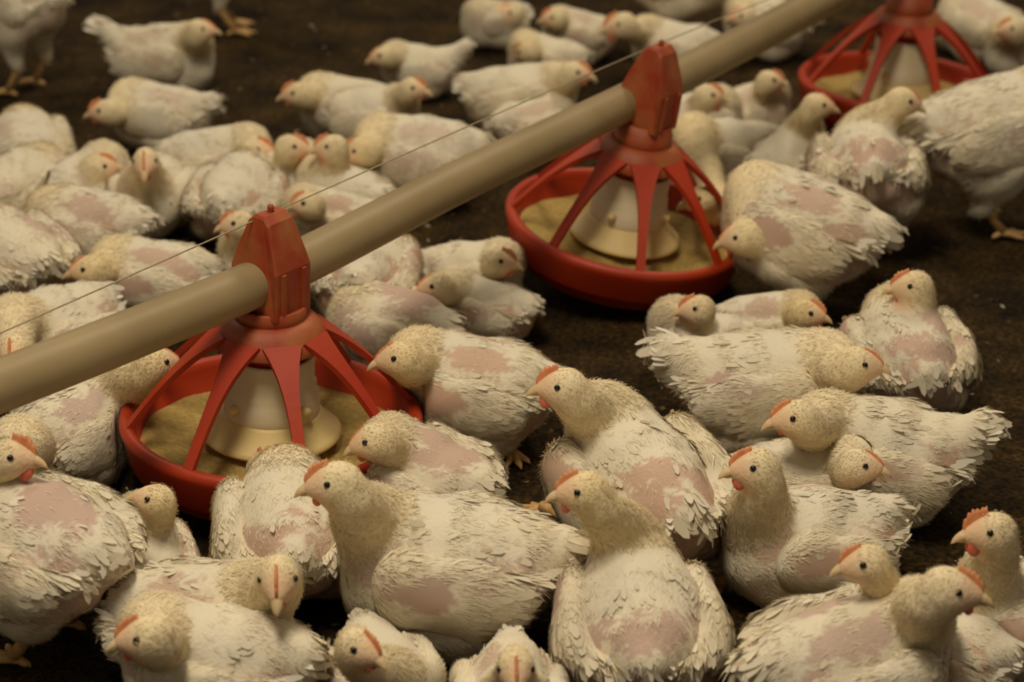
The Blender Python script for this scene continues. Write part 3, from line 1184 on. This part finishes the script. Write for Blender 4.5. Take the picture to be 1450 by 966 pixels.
        return np.array(V), Fs
    om = B.open
    v, fcs = join([mandible(1, 0.0205, 0.0075, 0.0095, 0.0080, 0.0300, -0.0055, 0.0), mandible(-1, 0.0150, -0.001, 0.0050, 0.0064, 0.0300, -0.0070, 0.003 + 0.012 * om)])
    mesh_obj('beak', v, fcs, M_BEAK, root, offset=root_loc)
    # eyes
    for k in (1, -1):
        e = march(HP(0.0065, 0, 0.0045), sdv * k)
        ev_, ef = lathe([(0.0, -0.0032), (0.0018, -0.0027), (0.0029, -0.0014), (0.0033, 0), (0.0029, 0.0014), (0.0018, 0.0022), (0.0, 0.0025)], 12)
        M3 = np.stack([hd, hu, sdv * k], 1)
        ev_ = (ev_ * 1.08) @ M3.T + e - sdv * k * 0.0006
        mesh_obj('eye', ev_, ef, M_EYE, root, offset=root_loc)
    # comb: serrated ridge from the beak over the crown
    if B.comb > 0:
        nC = 17
        aa = np.linspace(0.0, 1.0, nC)
        V, Fs = [], []
        for k, a in enumerate(aa):
            x = 0.0345 - 0.031 * a
            o = HP(x, 0, -0.006)
            bpt = march(o, hu)
            ser = 0.62 + 0.38 * abs(math.sin(a * math.pi * 5.5))
            hgt = 0.0095 * math.sin(min(1, a * 1.25 + 0.12) * math.pi * 0.80) ** 0.8 * ser * B.comb * g
            bend = hu * 1.0 + hd * 0.12
            for (wd, hh) in ((0.0024, -0.002), (0.0019, hgt * 0.5), (0.0007, hgt)):
                V.append(bpt + bend * hh + sdv * wd * g)
                V.append(bpt + bend * hh - sdv * wd * g)
        for k in range(nC - 1):
            o = 6 * k
            for (a, b) in ((0, 2), (2, 4), (4, 5), (5, 3), (3, 1)):
                Fs.append((o + a, o + b, o + 6 + b, o + 6 + a))
        Fs += [(0, 1, 3, 5, 4, 2), (6 * (nC - 1) + 0, 6 * (nC - 1) + 2, 6 * (nC - 1) + 4, 6 * (nC - 1) + 5, 6 * (nC - 1) + 3, 6 * (nC - 1) + 1)]
        mesh_obj('comb', np.array(V), Fs, M_COMB, root, offset=root_loc)
    if B.wat > 0:
        for k in (1, -1):
            wv, wf = lathe([(0.0, -1), (0.5, -0.87), (0.87, -0.5), (1, 0), (0.8, 0.55), (0.45, 0.9), (0.0, 1)], 12)
            wv = wv * np.array([0.0062, 0.0026, 0.0078]) * g * (0.55 + 0.6 * B.wat)
            c0 = HP(0.0235, k * 0.0062, -0.0165 - 0.002 * B.wat)
            wv = wv @ np.stack([hd, sdv, hu], 1).T + c0
            mesh_obj('wattle', wv, wf, M_WATTLE, root, offset=root_loc)
    # ---- legs
    def leg_mesh(hock, foot, diry, fs=1.0):
        fw2 = np.array([math.cos(diry), math.sin(diry), 0])
        sd2 = np.array([-math.sin(diry), math.cos(diry), 0])
        ball = np.array([foot[0], foot[1], 0.010])
        mid = hock * 0.5 + ball * 0.5
        parts = [tube([hock + (hock - ball) * 0.15, hock, mid, ball + np.array([0, 0, 0.004]), ball], [0.0085, 0.0085, 0.0065, 0.0075, 0.007], 10)]
        for a, ln in ((0.0, 0.046), (0.55, 0.038), (-0.55, 0.038), (math.pi + 0.25, 0.018)):
            dv = fw2 * math.cos(a) + sd2 * math.sin(a)
            ln = ln * fs
            parts.append(tube([ball, ball + dv * ln * 0.35 + np.array([0, 0, -0.001]), ball + dv * ln * 0.7 + np.array([0, 0, -0.004]), ball + dv * ln * 0.86 + np.array([0, 0, -0.004]), ball + dv * ln + np.array([0, 0, -0.007])],
                              [0.006, 0.0048, 0.0044, 0.003, 0.0008], 8))
        return join(parts)
    if B.st > 0.03:
        for k in (1, -1):
            hock = B.cen + B.R @ np.array([-0.03 * s, k * 0.048 * s, 0])
            hock[2] = 0.056
            foot = B.cen + B.R @ np.array([0.004 * s, k * 0.048 * s, 0])
            v, fcs = leg_mesh(hock, foot, B.yaw)
            mesh_obj('leg', v, fcs, M_LEG, root, offset=root_loc)
    for (fu, fv_, fy, lu, lv, lz) in B.feet:
        foot = at_z(fu, fv_, 0.01)
        hock = at_z(lu, lv, lz)
        v, fcs = leg_mesh(hock, foot, math.radians(fy), 0.75)
        mesh_obj('leg', v, fcs, M_LEG, root, offset=root_loc)
    return root


# loose feathers dropped on the litter
for lab, (u_, v_), az in (('small white loose feather on the bare litter near the top edge', (440, 37), 0.3),
                          ('tiny white feather on the litter right of the tail of a resting bird', (1323, 720), 1.0)):
    c0 = at_z(u_, v_, 0.003)
    lv, lq, lt, lc_, ln_ = feather_cards(np.array([c0 - 0.01, c0 + [0.004, 0.004, 0]]), np.array([[0, 0, 1.0], [0, 0.3, 0.95]]), np.array([[math.cos(az), math.sin(az), 0], [math.cos(az + 2), math.sin(az + 2), 0]]),
                                         np.array([0.024, 0.014]), np.array([0.009, 0.006]), np.array([0.15, 0.2]), 0.1, np.repeat(np.array([[0.8, 0.75, 0.65]]), 2, 0), RNG)
    fo = mesh_obj('loose_feather', lv, [lq, lt], M_FEATHER, cols=lc_)
    fo['label'] = lab
    fo['category'] = 'feather'

# @@BIRDS@@
# label, body pixel, body heading (0 = right, 90 = away, -90 = towards the camera), head pixel, head heading, head pitch
# --- upper left
bird('standing white chicken cut off by the top left corner, rear half and legs visible', (22, 5), 150, None, st=0.105, hl=(0.15, 0, 0.2), s=0.95)
bird('sitting white chicken at the top left, facing right, tail raised, on bare litter', (222, 80), -12, (284, 41), 4, -6, tail=2.2, comb=0.35, wat=0.1, L=0.10, box=(138, 38, 308, 132))
bird('chicken at the top edge of which only yellow legs and feet show', (322, -72), 10, None, st=0.11, hl=(0.15, 0, 0.2), s=0.9)
bird('white chicken facing left below the one with the raised tail, orange comb and face', (218, 170), 168, (148, 156), 178, -15, tail=1.2, box=(166, 114, 306, 214))
bird('round white chicken at the left edge seen from behind, long pink bare patch', (40, 208), 105, None, box=(-25, 155, 100, 275))
bird('white chicken looking right, beside the one that faces the camera on the left', (98, 262), 60, (140, 236), 25, -5, box=(55, 210, 180, 330))
bird('upright white chicken facing the camera with orange comb, on the left among resting birds', (214, 285), -88, (206, 228), -86, -28, L=0.09, wat=1.0, box=(158, 208, 272, 348))
bird('white chicken looking right with ruffled back, beyond the one facing the camera', (310, 222), 2, (362, 211), 0, -8, box=(232, 170, 368, 290))
bird('ruffled white chicken seen from behind, between the camera-facing one and the feed pipe', (322, 288), 80, None, box=(262, 228, 408, 335))
bird('left one of two chickens meeting beak to beak behind the feed pipe', (398, 262), 40, (412, 207), 5, -12, s=0.8, L=0.11)
bird('right one of two chickens meeting beak to beak behind the feed pipe', (482, 282), 145, (470, 207), 178, -12, s=0.8, L=0.11)
bird('large white chicken facing left behind the feed pipe, yellowish head lowered', (598, 230), 176, (508, 212), 182, -30, yel=0.8, box=(514, 160, 694, 288))
bird('white chicken facing left with pale orange crest, left of a pink-combed bird', (474, 152), 176, (421, 131), 180, -16, yel=0.6, box=(432, 106, 568, 200))
bird('white chicken facing right with a bright pink comb, above the largest bird behind the pipe', (532, 158), -8, (585, 124), -18, -10, comb=1.1, box=(450, 124, 590, 212))
bird('small white chicken facing left with upright white tail, alone at the top centre left', (592, 103), 178, (542, 78), 184, -24, tail=2.6, comb=0.3, wat=0.0, box=(548, 60, 648, 138))
bird('white chicken facing left just above the feed pipe, next to the nearest feeder tower', (462, 312), 172, (436, 287), 180, -12, box=(415, 262, 535, 365))
bird('chicken with orange comb and pale beak left of the nearest feeder tower', (372, 352), 160, (337, 315), 184, -14, L=0.10, box=(325, 325, 455, 440))
bird('ruffled yellow-headed chicken facing left under the wire on the left', (205, 402), 176, (126, 380), 184, -14, yel=0.9, comb=0.3, wat=0.0, box=(138, 340, 318, 452))
bird('fluffy white chicken back at left, between the camera-facing bird and the yellow-headed one', (128, 322), 165, None, box=(25, 275, 240, 375))
bird('fluffy white chicken at the left edge below the pink-patched one', (20, 285), 60, None, box=(-55, 215, 100, 330))
bird('fluffy white chicken at the left edge level with the yellow-headed bird', (25, 368), 130, None, box=(-70, 305, 110, 430))
bird('white chicken facing the camera behind the feed pipe at the left edge, narrow orange comb', (70, 458), -125, (18, 497), -85, -20, L=0.10, hz=0.15, box=(-35, 418, 190, 545))
# --- upper centre
bird('leftmost white chicken of the group at the top centre, facing left', (712, 35), -160, (726, 18), 180, -10, L=0.09, box=(662, -5, 750, 72))
bird('second chicken of the group at the top centre, peach face turned left', (815, 35), 170, (785, 24), 182, -12, L=0.09, box=(776, 12, 876, 86))
bird('chicken with a round yellowish bent neck below two left-facing heads at the top centre', (785, 92), 160, (745, 72), 150, -50, yel=0.7, box=(725, 48, 835, 125))
bird('white chicken looking right towards the middle feeder, ruffled wings, behind the wire', (742, 128), -4, (815, 102), -8, -14, tail=1.0, box=(655, 84, 802, 205))
bird('fluffy white chicken against the upper side of the pipe, left of the middle feeder', (752, 182), 30, None, box=(690, 138, 815, 215))
bird('chicken with a large peach face and orange beak facing left, behind the middle feeder tower', (958, 75), 172, (880, 34), 184, -20, hs=1.15, L=0.12, yel=0.5, wat=1.0, box=(908, 22, 1018, 114))
bird('white chicken at the top edge above the middle feeder, only its lower body in view', (962, -25), 10, None, s=0.95, st=0.07)
bird('small white chicken head looking left over the feed pipe near the top edge', (1085, 38), 170, (1052, 22), 182, -8, s=0.85, comb=0.4, wat=0.0)
bird('shaded chicken with a brownish face right behind the middle feeder tower, under the pipe', (985, 178), 25, (1002, 134), 5, -18, s=0.82, wat=1.0)
bird('chicken with orange comb pecking towards the far feeder from its left', (1050, 165), 25, (1090, 113), 0, -14, L=0.12, box=(1000, 118, 1115, 200))
bird('chicken stretching its yellowish neck into the far feeder pan, facing right', (1092, 232), 48, (1158, 148), 5, -18, yel=0.7, L=0.13, comb=0.3, wat=0.0, box=(1050, 178, 1165, 285))
bird('chicken seen from behind standing at the far feeder, tail towards the camera, head turned right', (1226, 235), 88, (1280, 142), 0, -30, st=0.06, pit=-10, L=0.13, yel=0.7, rump=True, comb=0.3, wat=0.0, tail=0.2, box=(1155, 168, 1302, 315))
bird('tall standing white chicken at the right edge with yellow legs, head out of the picture', (1420, 185), 12, None, st=0.075, hl=(0.17, 0, 0.22), pit=6, box=(1290, 95, 1500, 272))
bird('chicken at the top right corner facing left with a bare pink breast', (1458, 72), -165, (1434, 40), 182, -8, s=0.9, L=0.11)
bird('white chicken behind the far feeder, partly hidden by its spokes', (1385, 40), 130, None, s=0.9)
bird('chicken with its yellow head in the middle feeder pan behind the drum, facing left', (1045, 235), -160, (992, 280), 190, -20, yel=1.0, hz=0.13, L=0.12, comb=0.2, wat=0.0, box=(965, 162, 1110, 292))
# --- right of the middle feeder
bird('large ruffled chicken with pink patches reaching into the right side of the middle feeder pan', (1152, 335), 152, (1046, 334), 180, -28, yel=0.7, L=0.12, st=0.045, pit=5, comb=0.2, wat=0.0, box=(1040, 232, 1258, 412))
bird('chicken seen from behind at right, head turned left with jagged comb, bare pink rump', (1288, 488), 96, (1292, 404), 178, -10, yel=0.6, rump=True, tail=0.2, L=0.10, box=(1195, 430, 1378, 580))
bird('small-headed chicken facing left close under the middle feeder pan', (1003, 478), 160, (988, 436), 182, -10, L=0.09, wat=0.0, box=(948, 440, 1050, 520))
bird('chicken facing right with a yellow head and red wattle, below the middle feeder', (1088, 470), -2, (1142, 442), -8, -16, yel=1.0, wat=1.2, box=(1008, 415, 1150, 515))
bird('large white chicken facing right, beak open, tail at left, below the middle feeder', (1070, 552), -8, (1217, 514), -8, -10, L=0.13, open_=1.4, tail=1.4, comb=0.4, wat=0.0, box=(925, 472, 1215, 632))
bird('white chicken facing left with broad white tail at right, right of the big open-beaked one', (1262, 640), 170, (1126, 590), 184, -14, L=0.13, tail=1.6, wat=0.2, box=(1130, 562, 1395, 728))
bird('chicken facing right with open white beak, squeezed between two left-facing birds at right', (1125, 672), 2, (1218, 657), -10, -12, L=0.12, open_=1.0, comb=0.4, wat=0.1, yel=0.15, box=(1020, 622, 1235, 740))
bird('plump chicken facing left with orange comb and wattle, lying at the lower right centre', (1150, 765), -165, (1070, 660), 184, -8, L=0.12, wat=1.2, feet=((1020, 832, -150, 1040, 790, 0.03),), box=(1025, 690, 1290, 862))
# --- centre and bottom
bird('tall-necked chicken with jagged orange comb and wattle at the centre, looking left', (915, 690), 112, (796, 546), 180, -6, st=0.02, L=0.15, wat=1.3, rump=True, comb=1.3, feet=((768, 722, 150, 815, 735, 0.02),), box=(795, 585, 1028, 805))
bird('chicken seen from behind at the bottom centre, yellow neck and head turned left', (905, 878), 93, (826, 694), 178, -12, L=0.15, yel=0.9, rump=True, tail=0.2, wat=0.8, box=(800, 765, 1015, 1010))
bird('largest chicken in the foreground, lying facing left with a bare pink wing patch', (662, 800), 177, (474, 682), 182, -14, hs=1.0, L=0.14, yel=0.5, comb=1.1, box=(497, 690, 815, 918))
bird('chicken with a bare pinkish back, head down in the nearest feeder pan', (618, 660), 142, (528, 622), 178, -35, L=0.11, skin=1.0, comb=0.2, box=(520, 600, 700, 760))
bird('white chicken seen from behind feeding from the front of the nearest feeder pan', (412, 760), 98, (372, 662), 110, -30, tail=0.3, rump=True, L=0.08, far=True, box=(318, 645, 505, 868))
bird('small slender chicken beside the nearest feeder pan, head turned left', (198, 800), 110, (220, 706), 172, 8, hs=0.8, L=0.12, comb=0.0, wat=0.0, yel=0.6, box=(135, 730, 280, 855))
bird('chicken at the left edge, back to the camera, with a bare mauve rump', (60, 778), 148, None, st=0.05, hl=(0.15, 0, 0.12), skin=1.0, tail=0.3, box=(-70, 675, 185, 875))
bird('chicken at the left edge facing right with a broad orange comb and red wattle', (-45, 700), 15, (12, 645), 0, -10, s=0.95, comb=1.5, wat=1.4, hz=0.22)
bird('chicken left of the nearest feeder under the pipe, its head hidden behind the spokes', (112, 612), 48, (222, 512), 30, -20, L=0.14, yel=0.8, comb=0.2, box=(20, 528, 195, 690))
bird('chicken lying at the bottom left with quilled back, face turned to the camera', (285, 868), -12, (394, 818), -88, -30, L=0.12, comb=1.1, tail=1.4, box=(120, 800, 420, 970))
bird('chicken at the bottom left corner area facing left, orange comb and dark open beak', (338, 950), 170, (206, 900), 184, -16, L=0.13, open_=0.8, yel=0.5, box=(170, 855, 470, 1030))
bird('chicken at the bottom edge facing right with an orange comb, under the largest chicken', (548, 968), -70, (508, 915), -35, -14, L=0.10, box=(462, 880, 612, 1040))
bird('chicken at the bottom edge facing the camera, only head and shoulders visible', (722, 962), -88, (730, 945), -88, -30, L=0.10, box=(632, 905, 815, 1070))
bird('chicken at the lower right facing left, orange comb, behind the cream-necked bird', (1352, 925), 155, (1226, 796), 182, -16, L=0.15, yel=0.5, wat=0.0, box=(1240, 840, 1440, 1010))
bird('chicken at the lower right facing right with a fluffy cream neck and pink comb', (1195, 930), 22, (1345, 833), -8, -14, hs=1.0, L=0.15, yel=0.35, wat=0.5, feet=((1085, 902, 200, 1120, 895, 0.02),), box=(1050, 835, 1330, 1060))
bird('chicken at the right edge facing left with tall jagged orange comb and red wattle', (1478, 830), 170, (1404, 751), 182, -8, L=0.13, comb=1.6, wat=1.4, box=(1375, 785, 1590, 970))
# --- between the two near feeders
bird('chicken facing left with pale yellow head right of the nearest feeder, pink wing patch', (682, 552), 168, (564, 505), 186, -16, L=0.13, yel=0.9, comb=0.3, wat=0.0, feet=((725, 640, -70, 700, 620, 0.04),), box=(560, 470, 800, 635))
bird('chicken with a grey-pink back lying behind the nearest feeder, above the yellow-headed one', (568, 458), 160, None, skin=1.0, box=(470, 408, 660, 520))
bird('chicken with a peach-coloured face looking left between the two near feeders', (672, 440), 160, (617, 404), 184, -16, L=0.10, comb=0.3, wat=0.0, box=(630, 388, 760, 490))
bird('chicken facing right with comb and wattle, left of the middle feeder pan', (645, 392), -8, (706, 369), -8, -10, L=0.10, wat=1.0, comb=1.2, box=(598, 335, 728, 445))
bird('shaded chicken under the feed pipe right of the nearest feeder tower, seen from behind', (520, 385), 85, None, s=0.88, st=0.03)
# @@END@@
import time
_t0 = time.time()
for B in BIRDS:
    build_bird(B)
print('birds', len(BIRDS), 'time', time.time() - _t0)
for B in BIRDS:
    if B.hvis and (B.nd > 0.16 or B.nd < 0.06 or B.head[2] > 0.34):
        print('CHECK neck %.2f' % B.s, B.label, round(B.nd, 3), B.head.round(3))
